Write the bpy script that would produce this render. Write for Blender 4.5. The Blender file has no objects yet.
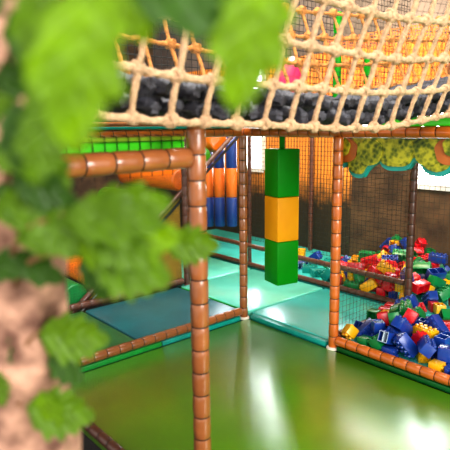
import bpy, bmesh, math, random
from mathutils import Vector, Matrix, Quaternion, Euler
random.seed(11)
SC = bpy.context.scene
COL = SC.collection
PI = math.pi
# ------------------------------------------------------------------ camera
F = 532.0; CAMZ = 2.0; ROLL = 0.012
PITCH = math.atan(97 / F); YAW = math.radians(49.0)
_d = Vector((-math.sin(YAW), math.cos(YAW), 0))
FW = _d * math.cos(PITCH) + Vector((0, 0, -math.sin(PITCH)))
_r = Vector((math.cos(YAW), math.sin(YAW), 0)); _u = _r.cross(FW)
CR = _r * math.cos(ROLL) - _u * math.sin(ROLL)
CU = _u * math.cos(ROLL) + _r * math.sin(ROLL)
C0 = Vector((0, 0, CAMZ))
def ray(x, y): return FW + CR * ((x - 225) / F) + CU * ((225 - y) / F)
def onx(x, y, X): v = ray(x, y); return C0 + v * (X / v.x)
def ony(x, y, Y): v = ray(x, y); return C0 + v * (Y / v.y)
def onz(x, y, Z): v = ray(x, y); return C0 + v * ((Z - CAMZ) / v.z)
def atd(x, y, D): return C0 + ray(x, y) * D
def pix(P):
    v = Vector(P) - C0; z = v.dot(FW)
    return 225 + F * v.dot(CR) / z, 225 - F * v.dot(CU) / z
cam = bpy.data.cameras.new('camera'); co = bpy.data.objects.new('camera', cam); COL.objects.link(co)
m = Matrix((CR, CU, -FW)).transposed().to_4x4(); m.translation = C0
co.matrix_world = m
cam.sensor_width = 36; cam.lens = 36 * F / 450; cam.clip_start = .02; cam.clip_end = 200
cam.dof.use_dof = True; cam.dof.focus_distance = 4.9; cam.dof.aperture_fstop = 2.2; cam.dof.aperture_blades = 0
SC.camera = co

# ------------------------------------------------------------------ materials
def mat(name, col, rough=.4, var=.12, scale=9, bump=0, bscale=60, coat=0, spec=.5, trans=0, emit=None, estr=0, col2=None, coords='Object'):
    M = bpy.data.materials.new(name); M.use_nodes = True
    nt = M.node_tree; b = nt.nodes['Principled BSDF']
    tc = nt.nodes.new('ShaderNodeTexCoord')
    n = nt.nodes.new('ShaderNodeTexNoise'); n.inputs['Scale'].default_value = scale; n.inputs['Detail'].default_value = 4
    nt.links.new(tc.outputs[coords], n.inputs['Vector'])
    r = nt.nodes.new('ShaderNodeValToRGB')
    c = Vector(col); a = c * (1 - var); z = c * (1 + var) if col2 is None else Vector(col2)
    r.color_ramp.elements[0].color = (*a, 1); r.color_ramp.elements[1].color = (*[min(1, v) for v in z], 1)
    r.color_ramp.elements[0].position = .35; r.color_ramp.elements[1].position = .65
    nt.links.new(n.outputs['Fac'], r.inputs['Fac']); nt.links.new(r.outputs['Color'], b.inputs['Base Color'])
    b.inputs['Roughness'].default_value = rough; b.inputs['Specular IOR Level'].default_value = spec
    if coat: b.inputs['Coat Weight'].default_value = coat; b.inputs['Coat Roughness'].default_value = .12
    if bump:
        n2 = nt.nodes.new('ShaderNodeTexNoise'); n2.inputs['Scale'].default_value = bscale; n2.inputs['Detail'].default_value = 3
        nt.links.new(tc.outputs[coords], n2.inputs['Vector'])
        bp = nt.nodes.new('ShaderNodeBump'); bp.inputs['Strength'].default_value = bump; bp.inputs['Distance'].default_value = .02
        nt.links.new(n2.outputs['Fac'], bp.inputs['Height']); nt.links.new(bp.outputs['Normal'], b.inputs['Normal'])
    if trans:
        t = nt.nodes.new('ShaderNodeBsdfTranslucent'); nt.links.new(r.outputs['Color'], t.inputs['Color'])
        mx = nt.nodes.new('ShaderNodeMixShader'); mx.inputs['Fac'].default_value = trans
        nt.links.new(b.outputs['BSDF'], mx.inputs[1]); nt.links.new(t.outputs['BSDF'], mx.inputs[2])
        nt.links.new(mx.outputs['Shader'], nt.nodes['Material Output'].inputs['Surface'])
    if emit: b.inputs['Emission Color'].default_value = (*emit, 1); b.inputs['Emission Strength'].default_value = estr
    return M
def S(r, g, b):
    f = lambda v: (v / 255) / 12.92 if v / 255 <= .04045 else ((v / 255 + .055) / 1.055) ** 2.4
    return (f(r), f(g), f(b))
M = dict(
    brown=mat('brown_vinyl', S(150, 90, 50), .28, .12, coat=.6, bump=.08, bscale=25),
    orange_brown=mat('orange_brown_vinyl', S(196, 102, 36), .28, .12, coat=.6, bump=.08, bscale=25),
    dark_brown=mat('dark_brown_vinyl', S(92, 54, 40), .35, .15, coat=.25, bump=.08, bscale=25),
    tie=mat('black_cable_tie', S(40, 24, 18), .5),
    white=mat('white_plastic', S(226, 214, 200), .4),
    floor=mat('olive_green_vinyl', S(92, 146, 12), .3, .10, 2.2, bump=.05, bscale=5, spec=.9, coat=.8),
    aqua=mat('aqua_vinyl', S(72, 200, 194), .25, .06, 3, bump=.07, bscale=6, coat=.2),
    pale=mat('pale_sea_green_vinyl', S(100, 206, 184), .2, .07, 3, bump=.07, bscale=6, coat=.3),
    teal=mat('dark_teal_vinyl', S(34, 104, 112), .32, .1, 3, bump=.06, bscale=6),
    teal_edge=mat('teal_edge_vinyl', S(16, 150, 140), .3),
    mat_green=mat('mat_green_vinyl', S(40, 104, 60), .35, .1, 3, bump=.06, bscale=6),
    edge_green=mat('bright_green_edge', S(20, 150, 60), .35),
    edge_dark_green=mat('dark_green_edge', S(10, 92, 40), .35),
    pad_green=mat('bright_green_foam', S(80, 232, 40), .35, .08, coat=.2),
    pad_lime=mat('lime_foam', S(160, 196, 50), .4),
    bag_green=mat('bag_green_vinyl', S(6, 146, 10), .45, .05, 4, spec=.25, bump=.05, bscale=8),
    bag_orange=mat('bag_orange_vinyl', S(255, 168, 20), .45, .05, 4, spec=.25, bump=.05, bscale=8),
    roll_orange=mat('roller_orange_vinyl', S(226, 112, 22), .35, .06, coat=.2),
    roll_green=mat('roller_green_vinyl', S(70, 150, 26), .35, .06, coat=.2),
    disc_green=mat('disc_green_vinyl', S(14, 130, 62), .4, .06),
    blue=mat('blue_vinyl', S(36, 66, 138), .35, .08, coat=.2),
    band_orange=mat('band_orange_vinyl', S(222, 118, 44), .35, .08, coat=.2),
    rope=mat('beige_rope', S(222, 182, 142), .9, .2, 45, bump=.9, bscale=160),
    rope_back=mat('warm_lit_rope', S(212, 144, 78), .85, .18, 45, bump=.5, bscale=160),  # back net: same rope with the warm light put into its colour
    tread=mat('charcoal_fabric', S(64, 64, 71), .6, .3, 18, bump=.5, bscale=40),
    net=mat('black_net_cord', S(24, 21, 19), .7),
    net_brown=mat('brown_net_cord', S(64, 50, 34), .6),
    net_orange=mat('orange_net_cord', S(232, 120, 30), .6), net_pale=mat('pale_net_cord', S(168, 150, 118), .6),
    steel=mat('dark_steel', S(40, 40, 42), .3),
    wall_grey=mat('grey_plaster', S(92, 84, 80), .85, .35, 1.6, bump=.2, bscale=12),
    wall_dark=mat('dark_brown_boards', S(76, 56, 36), .8, .5, 3.5, bump=.3, bscale=20),
    ground=mat('dark_carpet', S(34, 30, 28), .95, .25, 30),
    olive=mat('olive_vinyl', S(150, 118, 34), .4, .1),
    pink=mat('magenta_vinyl', S(222, 40, 92), .4, .08),
    bark=mat('pink_brown_bark', S(124, 84, 66), .9, .5, 16, bump=.9, bscale=22, col2=S(190, 146, 122)),
    twig=mat('brown_twig', S(120, 84, 52), .85, .3, 30),
    frame=mat('white_window_frame', S(220, 220, 216), .4),
    red_b=mat('red_plastic', S(206, 22, 38), .28, .06, coat=.2), blue_b=mat('blue_plastic', S(26, 62, 146), .28, .08, coat=.2),
    yellow_b=mat('yellow_plastic', S(240, 178, 20), .28, .06, coat=.2), green_b=mat('green_plastic', S(12, 128, 66), .28, .08, coat=.2),
    teal_b=mat('teal_plastic', S(22, 150, 140), .28, .08, coat=.2),
    rim=mat('pale_rim_plastic', S(206, 222, 236), .35),
)
def pane_mat(name, col, st):
    X = mat(name, (.8, .9, 1), .2); b = X.node_tree.nodes['Principled BSDF']
    b.inputs['Emission Color'].default_value = (*col, 1); b.inputs['Emission Strength'].default_value = st
    return X
M['floor'].node_tree.nodes['Principled BSDF'].inputs['Coat Roughness'].default_value = .24
M['daylight'] = pane_mat('daylight_glass', (.86, .94, 1), 20)
# bamboo cladding: wave bands of warm tan
def bamboo():
    X = mat('warm_bamboo_cladding', S(206, 132, 54), .6, .3, 6); nt = X.node_tree; b = nt.nodes['Principled BSDF']
    tc = nt.nodes.new('ShaderNodeTexCoord'); w = nt.nodes.new('ShaderNodeTexWave'); w.bands_direction = 'X'
    w.inputs['Scale'].default_value = 5; w.inputs['Distortion'].default_value = .6; w.inputs['Detail'].default_value = 2
    nt.links.new(tc.outputs['Object'], w.inputs['Vector'])
    r = nt.nodes.new('ShaderNodeValToRGB')
    r.color_ramp.elements[0].color = (*S(92, 44, 14), 1); r.color_ramp.elements[1].color = (*S(222, 142, 54), 1)
    r.color_ramp.elements[1].position = .45
    nt.links.new(w.outputs['Fac'], r.inputs['Fac'])
    n = nt.nodes.new('ShaderNodeTexNoise'); n.inputs['Scale'].default_value = 1.7
    nt.links.new(tc.outputs['Object'], n.inputs['Vector'])
    mx = nt.nodes.new('ShaderNodeMix'); mx.data_type = 'RGBA'; mx.blend_type = 'MULTIPLY'; mx.inputs[0].default_value = .8
    nt.links.new(r.outputs['Color'], mx.inputs[6]); nt.links.new(n.outputs['Fac'], mx.inputs[7])
    mu = nt.nodes.new('ShaderNodeMix'); mu.data_type = 'RGBA'; mu.blend_type = 'ADD'; mu.inputs[0].default_value = .6
    nt.links.new(mx.outputs[2], mu.inputs[6]); nt.links.new(mx.outputs[2], mu.inputs[7])
    nt.links.new(mu.outputs[2], b.inputs['Base Color']); return X
M['bamboo'] = bamboo()
def bamboo_falloff():  # bamboo with mottled light falloff painted in, darker towards the floor
    X = bamboo(); X.name = 'bamboo_painted_falloff'; nt = X.node_tree; b = nt.nodes['Principled BSDF']
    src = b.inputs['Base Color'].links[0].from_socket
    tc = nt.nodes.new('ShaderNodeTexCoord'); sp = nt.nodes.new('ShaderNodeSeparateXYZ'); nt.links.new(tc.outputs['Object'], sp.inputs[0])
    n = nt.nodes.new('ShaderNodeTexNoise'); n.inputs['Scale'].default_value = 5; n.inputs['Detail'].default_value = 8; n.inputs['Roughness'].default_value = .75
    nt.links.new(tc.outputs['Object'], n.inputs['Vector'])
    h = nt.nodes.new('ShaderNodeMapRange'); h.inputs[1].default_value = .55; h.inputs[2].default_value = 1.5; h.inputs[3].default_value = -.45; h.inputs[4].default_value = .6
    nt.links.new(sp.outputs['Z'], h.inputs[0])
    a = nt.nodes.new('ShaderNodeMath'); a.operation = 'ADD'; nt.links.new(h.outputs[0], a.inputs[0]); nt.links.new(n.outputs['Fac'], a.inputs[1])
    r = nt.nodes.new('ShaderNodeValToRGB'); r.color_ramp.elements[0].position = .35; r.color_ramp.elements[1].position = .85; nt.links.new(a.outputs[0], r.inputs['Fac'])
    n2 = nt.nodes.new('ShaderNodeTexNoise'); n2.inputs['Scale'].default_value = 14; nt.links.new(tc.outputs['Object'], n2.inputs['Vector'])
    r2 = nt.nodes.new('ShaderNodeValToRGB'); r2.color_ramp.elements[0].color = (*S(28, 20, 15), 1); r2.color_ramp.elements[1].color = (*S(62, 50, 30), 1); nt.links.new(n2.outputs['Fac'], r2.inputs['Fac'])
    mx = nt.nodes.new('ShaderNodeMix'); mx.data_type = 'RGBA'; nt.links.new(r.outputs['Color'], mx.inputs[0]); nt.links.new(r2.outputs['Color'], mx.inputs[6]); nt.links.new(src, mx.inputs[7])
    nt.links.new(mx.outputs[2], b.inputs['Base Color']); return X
M['bamboo_falloff'] = bamboo_falloff()
# painted leaf canopy board
def canopy_mat(name, a, b_, c_):
    X = mat(name, a, .5); nt = X.node_tree; b = nt.nodes['Principled BSDF']
    tc = nt.nodes.new('ShaderNodeTexCoord'); v = nt.nodes.new('ShaderNodeTexVoronoi'); v.inputs['Scale'].default_value = 26
    n = nt.nodes.new('ShaderNodeTexNoise'); n.inputs['Scale'].default_value = 7; n.inputs['Detail'].default_value = 6; n.inputs['Roughness'].default_value = .7
    nt.links.new(tc.outputs['Object'], v.inputs['Vector']); nt.links.new(tc.outputs['Object'], n.inputs['Vector'])
    ad = nt.nodes.new('ShaderNodeMath'); ad.operation = 'MULTIPLY_ADD'; ad.inputs[1].default_value = .35
    nt.links.new(v.outputs['Distance'], ad.inputs[0]); nt.links.new(n.outputs['Fac'], ad.inputs[2])
    r = nt.nodes.new('ShaderNodeValToRGB'); e = r.color_ramp.elements
    e[0].position = .45; e[0].color = (*a, 1); e[1].position = .8; e[1].color = (*c_, 1)
    k = e.new(.6); k.color = (*b_, 1)
    nt.links.new(ad.outputs[0], r.inputs['Fac']); nt.links.new(r.outputs['Color'], b.inputs['Base Color']); return X
M['canopy'] = canopy_mat('painted_leaves', S(40, 62, 14), S(104, 116, 22), S(196, 188, 48))
M['canopy_brown'] = mat('painted_trunk_brown', S(188, 104, 44), .45, .2, 5)
def leaf_mat(name, col, tr):
    X = mat(name, col, .42, .16, 7, trans=tr, spec=.4); nt = X.node_tree; b = nt.nodes['Principled BSDF']
    uv = nt.nodes.new('ShaderNodeUVMap'); sp = nt.nodes.new('ShaderNodeSeparateXYZ'); nt.links.new(uv.outputs['UV'], sp.inputs[0])
    ab = nt.nodes.new('ShaderNodeMath'); ab.operation = 'ABSOLUTE'; nt.links.new(sp.outputs['Y'], ab.inputs[0])
    # side veins slant forward from the midrib
    s1 = nt.nodes.new('ShaderNodeMath'); s1.operation = 'MULTIPLY_ADD'; s1.inputs[1].default_value = -.22; nt.links.new(ab.outputs[0], s1.inputs[0]); nt.links.new(sp.outputs['X'], s1.inputs[2])
    s2 = nt.nodes.new('ShaderNodeMath'); s2.operation = 'MULTIPLY'; s2.inputs[1].default_value = 38; nt.links.new(s1.outputs[0], s2.inputs[0])
    s3 = nt.nodes.new('ShaderNodeMath'); s3.operation = 'SINE'; nt.links.new(s2.outputs[0], s3.inputs[0])
    bp = nt.nodes.new('ShaderNodeBump'); bp.inputs['Strength'].default_value = .5; bp.inputs['Distance'].default_value = .004
    nt.links.new(s3.outputs[0], bp.inputs['Height']); nt.links.new(bp.outputs['Normal'], b.inputs['Normal'])
    return X
M['leaf_bright'] = leaf_mat('bright_leaf', S(112, 150, 2), .5)
M['leaf_mid'] = leaf_mat('mid_leaf', S(88, 122, 14), .42)
M['leaf_dark'] = leaf_mat('dark_leaf', S(52, 86, 16), .38)

# ------------------------------------------------------------------ mesh helpers
class MB:
    def __init__(s): s.v = []; s.f = []; s.m = []; s.uv = None
    def add(s, vs, fs, mi=0):
        o = len(s.v); s.v += [tuple(v) for v in vs]; s.f += [tuple(i + o for i in f) for f in fs]; s.m += [mi] * len(fs)
    def box(s, lo, hi, mi=0):
        (a, b, c), (d, e, f) = lo, hi
        s.add([(a, b, c), (d, b, c), (d, e, c), (a, e, c), (a, b, f), (d, b, f), (d, e, f), (a, e, f)],
              [(3, 2, 1, 0), (4, 5, 6, 7), (0, 1, 5, 4), (1, 2, 6, 5), (2, 3, 7, 6), (3, 0, 4, 7)], mi)
    def rbox(s, lo, hi, r=.01, mi=0, seg=2, rot=None, piv=None):
        bm = bmesh.new(); bmesh.ops.create_cube(bm, size=1)
        lo = Vector(lo); hi = Vector(hi)
        for v in bm.verts: v.co = Vector(((lo[i] + hi[i]) / 2 + v.co[i] * (hi[i] - lo[i]) for i in range(3)))
        bmesh.ops.bevel(bm, geom=bm.edges[:], offset=r, segments=seg, affect='EDGES', profile=.5)
        if rot is not None: bmesh.ops.transform(bm, matrix=Matrix.Translation(piv) @ rot.to_4x4() @ Matrix.Translation(-Vector(piv)), verts=bm.verts)
        bm.verts.index_update(); s.add([v.co.copy() for v in bm.verts], [[v.index for v in f.verts] for f in bm.faces], mi); bm.free()
    def sweep(s, pts, rad, n=8, lobes=0, depth=.2, twist=0, mi=0, mis=None, cap=True, up=None, phase=0):
        pts = [Vector(p) for p in pts]; N = len(pts)
        rads = rad if isinstance(rad, (list, tuple)) else [rad] * N
        T = [(pts[min(i + 1, N - 1)] - pts[max(i - 1, 0)]).normalized() for i in range(N)]
        a = Vector(up) if up else (Vector((0, 0, 1)) if abs(T[0].z) < .9 else Vector((1, 0, 0)))
        nrm = (a - T[0] * a.dot(T[0])).normalized(); vs = []; L = 0
        for i in range(N):
            if i: L += (pts[i] - pts[i - 1]).length
            nrm = (nrm - T[i] * nrm.dot(T[i])).normalized(); bi = T[i].cross(nrm)
            for k in range(n):
                th = 2 * PI * k / n; r = rads[i]
                if lobes: r *= 1 - depth * (.5 - .5 * math.cos(lobes * (th + twist * L + phase)))
                vs.append(pts[i] + (nrm * math.cos(th) + bi * math.sin(th)) * r)
        fs = []; ms = []
        for i in range(N - 1):
            for k in range(n):
                fs.append((i * n + k, i * n + (k + 1) % n, (i + 1) * n + (k + 1) % n, (i + 1) * n + k)); ms.append(mis[i] if mis else mi)
        if cap: fs += [tuple(range(n - 1, -1, -1)), tuple((N - 1) * n + k for k in range(n))]; ms += [mi, mi]
        o = len(s.v); s.v += [tuple(v) for v in vs]; s.f += [tuple(i + o for i in f) for f in fs]; s.m += ms
    def build(s, name, mats, parent=None, smooth=True, loc=None):
        me = bpy.data.meshes.new(name)
        off = Vector(loc) if loc else Vector((0, 0, 0))
        me.from_pydata([tuple(Vector(v) - off) for v in s.v], [], s.f); me.update()
        if not isinstance(mats, (list, tuple)): mats = [mats]
        for x in mats: me.materials.append(x)
        me.polygons.foreach_set('material_index', s.m)
        if smooth: me.polygons.foreach_set('use_smooth', [True] * len(me.polygons)); me.set_sharp_from_angle(angle=math.radians(42))
        o = bpy.data.objects.new(name, me); COL.objects.link(o); o.location = off
        if parent:
            o.parent = parent; o.location = off
        return o
def empty(name, label, cat, loc=(0, 0, 0), group=None):
    o = bpy.data.objects.new(name, None); COL.objects.link(o); o.location = loc; o.empty_display_size = .1
    return tag(o, label, cat, group)
def tag(o, label, cat, group=None):
    o['label'] = label; o['category'] = cat
    if group: o['group'] = group
    return o
def struct(o): o['kind'] = 'structure'; return o
def local(mb, loc): 
    l = Vector(loc); mb.v = [tuple(Vector(v) - l) for v in mb.v]; return mb

def pad_profile(A, B, r, seg=.12):
    A = Vector(A); B = Vector(B); L = (B - A).length; n = max(1, round(L / seg)); s = L / n; d = (B - A) / L
    pts = []; rad = []; mis = []
    for i in range(n):
        for t, q in ((.03, .93), (.08, .985), (.3, 1.0), (.5, 1.01), (.7, 1.0), (.92, .985), (.97, .93)):
            pts.append(A + d * (i + t) * s); rad.append(r * q); mis.append(0)
        mis[-1] = 1
    return pts, rad, mis
def padded(name, A, B, r, mat_, label, cat, group=None, seg=.12, foot=None, cap_top=False):
    A = Vector(A); B = Vector(B)
    root = empty(name, label, cat, A, group)
    mb = MB(); p, ra, mi = pad_profile(A, B, r, seg)
    d = (B - A).normalized()
    p = [A + d * .001] + p + [B - d * .001]; ra = [r * .85] + ra + [r * .85]; mi = [0] + mi[:-1] + [0]
    mb.sweep(p, ra, n=20, mis=mi + [0])
    local(mb, A).build('foam_sleeve', [M[mat_], M['tie']], root)
    if foot:
        f = MB(); f.sweep([A + Vector((0, 0, -.0)), A + Vector((0, 0, .012)), A + Vector((0, 0, .02))], [r * 1.45, r * 1.4, r * 1.1], n=20)
        local(f, A).build('foot_flange', M[foot], root)
    if cap_top:
        f = MB(); f.sweep([B, B + d * .012, B + d * .022], [r * .95, r * .8, r * .3], n=20); local(f, A).build('end_cap', M[mat_], root)
    return root
def net_mesh(mb, O, U, V, nu, nv, t, wob=0):
    O = Vector(O); U = Vector(U); V = Vector(V)
    def bar(P, Q):
        mb.sweep([P, Q], t, n=4, cap=False)
    for i in range(nu + 1): bar(O + U * (i / nu), O + U * (i / nu) + V)
    for j in range(nv + 1): bar(O + V * (j / nv), O + V * (j / nv) + U)
def net(name, O, U, V, pitch, t, mat_, label, cat='net'):
    mb = MB(); O = Vector(O); U = Vector(U); V = Vector(V)
    net_mesh(mb, O, U, V, max(1, round(U.length / pitch)), max(1, round(V.length / pitch)), t)
    o = mb.build(name, M[mat_], smooth=False, loc=O); return tag(o, label, cat)

# ------------------------------------------------------------------ the setting
P1 = atd(197, 187, 2.46); P1.z = 0; P2 = Vector((-3.968, 3.70, 0)); P3 = Vector((-2.832, 3.76, 0)); P4 = Vector((-2.863, 5.084, .05))
L1Y = 3.76; L2X = -3.968
mb = MB(); mb.box((-10, -3, -.62), (6, 9, -.6)); struct(mb.build('floor_hall', M['ground'], smooth=False))
mb = MB(); mb.rbox((-3.93, 1.46, -.08), (2.2, 3.72, 0), .012); struct(mb.build('floor', M['floor']))
mb = MB(); mb.box((-3.93, 1.50, -.6), (2.2, 3.7, -.08)); mb.box((-10, -.2, -.6), (-3.93, 6.7, -.06)); mb.box((-3.93, 3.7, -.6), (2.2, 6.7, -.06))
struct(mb.build('floor_platform_base', M['ground'], smooth=False))
mb = MB(); mb.box((-10, 6.7, -.6), (6, 6.9, 7)); struct(mb.build('wall_back', M['wall_grey'], smooth=False))
mb = MB(); mb.box((-10.2, -3, -.6), (-10, 6.9, 7)); struct(mb.build('wall_left', M['wall_dark'], smooth=False))
mb = MB(); mb.box((-10.2, -3, 7), (6, 6.9, 7.1)); struct(mb.build('ceiling', M['wall_grey'], smooth=False))
mb = MB(); mb.box((-9.99, 6.65, -.06), (-4.75, 6.695, 1.25)); struct(mb.build('trim_1', M['bamboo_falloff'], smooth=False))
mb = MB(); mb.box((-4.75, 6.652, -.06), (5.9, 6.695, 1.25)); struct(mb.build('trim_5', M['wall_dark'], smooth=False))   # dark board dado
mb = MB(); mb.box((-9.99, 6.655, 1.25), (-4.75, 6.694, 3.1)); struct(mb.build('trim_2', M['bamboo'], smooth=False))
mb = MB(); mb.box((-9.995, -.5, 1.9), (-9.96, 6.6, 3.1)); struct(mb.build('trim_6', M['bamboo'], smooth=False))
mb = MB(); mb.box((-4.75, 6.655, 2.0), (5.9, 6.694, 3.1)); struct(mb.build('trim_3', M['bamboo'], smooth=False))
mb = MB(); mb.box((-4.75, 6.652, 1.25), (5.9, 6.695, 2.0)); struct(mb.build('trim_4', M['wall_dark'], smooth=False))
def window(n, x0, x1, z0, z1, nx, nz, pm):
    fr = MB(); y = 6.645
    for i in range(nx + 1):
        w = .035 if i in (0, nx) else .012; x = x0 + (x1 - x0) * i / nx; fr.box((x - w, y - .04, z0), (x + w, y + .005, z1))
    for j in range(nz + 1):
        w = .035 if j in (0, nz) else .012; z = z0 + (z1 - z0) * j / nz; fr.box((x0, y - .035, z - w), (x1, y + .005, z + w))
    o = struct(fr.build('window_%d' % n, M['frame'], smooth=False))  # window_3 is the added, unseen strip window
    p = MB(); p.box((x0, y - .01, z0), (x1, y + .004, z1)); p.build('pane', M[pm], o, smooth=False)
wx = lambda x: ony(x, 150, 6.645).x
window(1, wx(242), wx(264), ony(260, 170, 6.645).z, 3.7, 2, 6, 'daylight')
window(2, wx(419), wx(475), ony(432, 187, 6.645).z, 1.78, 4, 3, 'daylight')
window(3, wx(340), wx(452), 1.95, 2.4, 5, 2, 'daylight')  # unseen strip window, added for its white reflection on the green floor

# ------------------------------------------------------------------ mats
def floor_mat(x0, x1, y0, y1, m_, label, edge=None):
    root = empty('padded_mat', label, 'mat', ((x0 + x1) / 2, (y0 + y1) / 2, -.06))
    mb = MB(); mb.rbox((x0, y0, -.06), (x1, y1, .05), .02, seg=3); local(mb, root.location).build('cover', M[m_], root)
    if edge:
        mb = MB(); mb.sweep([(x0 + .02, y0 + .004, .035), (x1 - .02, y0 + .004, .035)], .011, n=8); local(mb, root.location).build('piping', M[edge], root)
    return root
floor_mat(-3.945, -2.855, 3.79, 5.05, 'aqua', 'aqua floor mat between the two front posts, below the hanging punch bag', 'teal_edge')
floor_mat(-5.23, -3.975, 3.79, 5.05, 'pale', 'pale sea green glossy mat left of the aqua mat below the bag', 'edge_green')
floor_mat(-6.55, -5.26, 3.96, 5.05, 'pale', 'pale green mat behind the thick near post, below the blue and orange rollers')
floor_mat(-5.23, -4.015, 2.49, 3.76, 'teal', 'dark teal mat beside the roller ramp')
floor_mat(-5.23, -4.015, .6, 2.465, 'mat_green', 'green mat at the foot of the roller ramp')
floor_mat(-2.80, .6, 3.82, 5.06, 'aqua', 'aqua mat under the front heap of building blocks')
floor_mat(-2.845, .6, 5.09, 6.63, 'aqua', 'aqua mat under the blocks in the open bay right of the back post')
floor_mat(-7.9, -2.875, 5.15, 6.63, 'aqua', 'aqua mat under the blocks behind the low brown bars')
# mat side strips facing the green floor
def strip(A, B, h, m_, label):
    A = Vector(A); B = Vector(B); mb = MB(); lo = Vector((min(A.x, B.x), min(A.y, B.y), 0)); hi = Vector((max(A.x, B.x), max(A.y, B.y), h))
    mb.rbox(lo, hi, .006); o = mb.build('edge_strip', M[m_], loc=lo); tag(o, label, 'edge strip')
strip((-3.975, 1.47, 0), (-3.93, 2.62, 0), .045, 'edge_green', 'bright green edge strip under the left floor beam, nearer half')
strip((-3.975, 2.63, 0), (-3.93, 3.62, 0), .045, 'teal_edge', 'teal edge strip under the left floor beam, far half')
strip((-3.90, 3.725, 0), (-2.90, 3.785, 0), .045, 'teal_edge', 'teal edge strip between the two front posts')
strip((-2.77, 3.725, 0), (1.2, 3.80, 0), .04, 'edge_dark_green', 'dark green edge strip under the beam in front of the blocks')

# ------------------------------------------------------------------ posts and beams
padded('padded_post', P1, (P1.x, P1.y, 2.0), .0445, 'brown', 'thick brown padded post nearest the camera, under the rope bridge', 'post', foot='white', cap_top=True)
padded('padded_post', P2, (P2.x, P2.y, 1.915), .043, 'brown', 'slim brown padded post left of the hanging punch bag', 'post', foot='white')
padded('padded_post', P3, (P3.x, P3.y, 1.915), .044, 'orange_brown', 'orange brown padded post at the left end of the front block heap', 'post', foot='white')
padded('padded_post', P4, (P4.x, P4.y, 1.915), .04, 'dark_brown', 'dark brown padded post standing among the blocks at the back', 'post')
padded('padded_post', (-5.40, 5.157, .05), (-5.40, 5.157, 1.92), .028, 'dark_brown', 'thin dark post just right of the slim post beside the bag', 'post')
padded('padded_post', (-5.40, 6.5, .05), (-5.40, 6.5, 1.95), .035, 'dark_brown', 'far dark post right of the punch bag, before the bamboo wall', 'post')
padded('padded_post', (-5.27, 3.93, -.06), (-5.27, 3.93, 1.92), .04, 'dark_brown', 'dark post half hidden beside the thick near post at the roller ramp', 'post')
ba = onx(188, 157.8, P1.x); bc = onx(80, 165.5, P1.x); bd = bc + (bc - ba) * 2.2
padded('padded_beam', ba, bd, .0475, 'brown', 'thick brown padded beam running from the nearest post behind the leaves', 'beam', seg=.125, cap_top=True)
padded('padded_beam', (-7.8, L1Y, 1.958), (.8, L1Y, 1.95), .043, 'orange_brown', 'long orange padded beam under the rope bridge on top of the posts', 'beam')
padded('padded_beam', (L2X, 3.66, .085), (L2X, 1.2, .085), .042, 'brown', 'brown padded floor beam from the slim post towards the tree trunk', 'beam')
padded('padded_beam', (-2.79, L1Y, .083), (1.0, L1Y, .083), .043, 'orange_brown', 'orange padded floor beam in front of the block heap', 'beam')
padded('padded_beam', (-2.86, 3.85, .088), (-2.863, 5.03, .088), .034, 'dark_brown', 'dark floor beam joining the orange post and the back post', 'beam')
padded('padded_beam', (-5.29, 2.35, .09), (-5.29, 3.88, .09), .04, 'dark_brown', 'dark brown floor beam at the foot of the roller ramp', 'beam')
padded('padded_beam', (L2X, 3.66, 1.955), (L2X, .3, 1.955), .04, 'orange_brown', 'orange beam behind the bright green padding at the upper left', 'beam')
b1 = ony(405, 283, 5.09); b2 = ony(249, 245, 5.09)
padded('fence_bar', (-7.3, 5.09, b2.z + .01), (-2.91, 5.09, b1.z), .033, 'dark_brown', 'upper dark brown bar of the low fence before the back blocks', 'bar')
padded('fence_bar', (-6.4, 5.095, .085), (-2.91, 5.095, .085), .034, 'dark_brown', 'lower dark brown bar of the low fence before the back blocks', 'bar')
padded('padded_beam', (-2.2, 1.455, .03), (-3.9, 1.455, .03), .035, 'dark_brown', 'dark brown beam end at the near edge of the green floor beside the trunk', 'beam')
# strips above the left top beam
def rail(lo, hi, m_, label):
    mb = MB(); mb.rbox(lo, hi, .012, seg=3); tag(mb.build('padded_rail', M[m_], loc=lo), label, 'rail')
rail((-4.02, .3, 1.995), (-3.93, 3.66, 2.022), 'teal_edge', 'teal padded strip above the bright green padding')
rail((-4.02, .3, 2.024), (-3.93, 3.66, 2.055), 'brown', 'brown padded strip under the left end of the rope bridge')
rail((-2.45, 3.73, 1.995), (.8, 4.5, 2.07), 'pad_green', 'bright green mat on top of the long orange beam at the far right')
# bright green padding behind the near beam
ye = onx(187, 143, -2.2).y
g = empty('padded_rail', 'bright green padding with black net over it above the thick near beam', 'rail', (-2.25, .6, 1.78))
mb = MB(); mb.rbox((-2.3, -.4, 1.835), (-2.21, ye, 1.945), .02, seg=3); local(mb, g.location).build('foam', M['pad_green'], g)
mb = MB(); mb.rbox((-2.29, -.4, 1.942), (-2.215, ye, 1.962), .006); local(mb, g.location).build('top_strip', M['pad_lime'], g)
mb = MB(); k = ye - .03
while k > -.4:
    mb.sweep([(-2.203, k, 1.77), (-2.203, k, 1.93), (-2.207, k, 1.966), (-2.26, k, 1.97)], .0022, n=5); k -= .062
mb.sweep([(-2.203, -.4, 1.94), (-2.203, ye, 1.94)], .002, n=4)
local(mb, g.location).build('net', M['net'], g)

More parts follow.
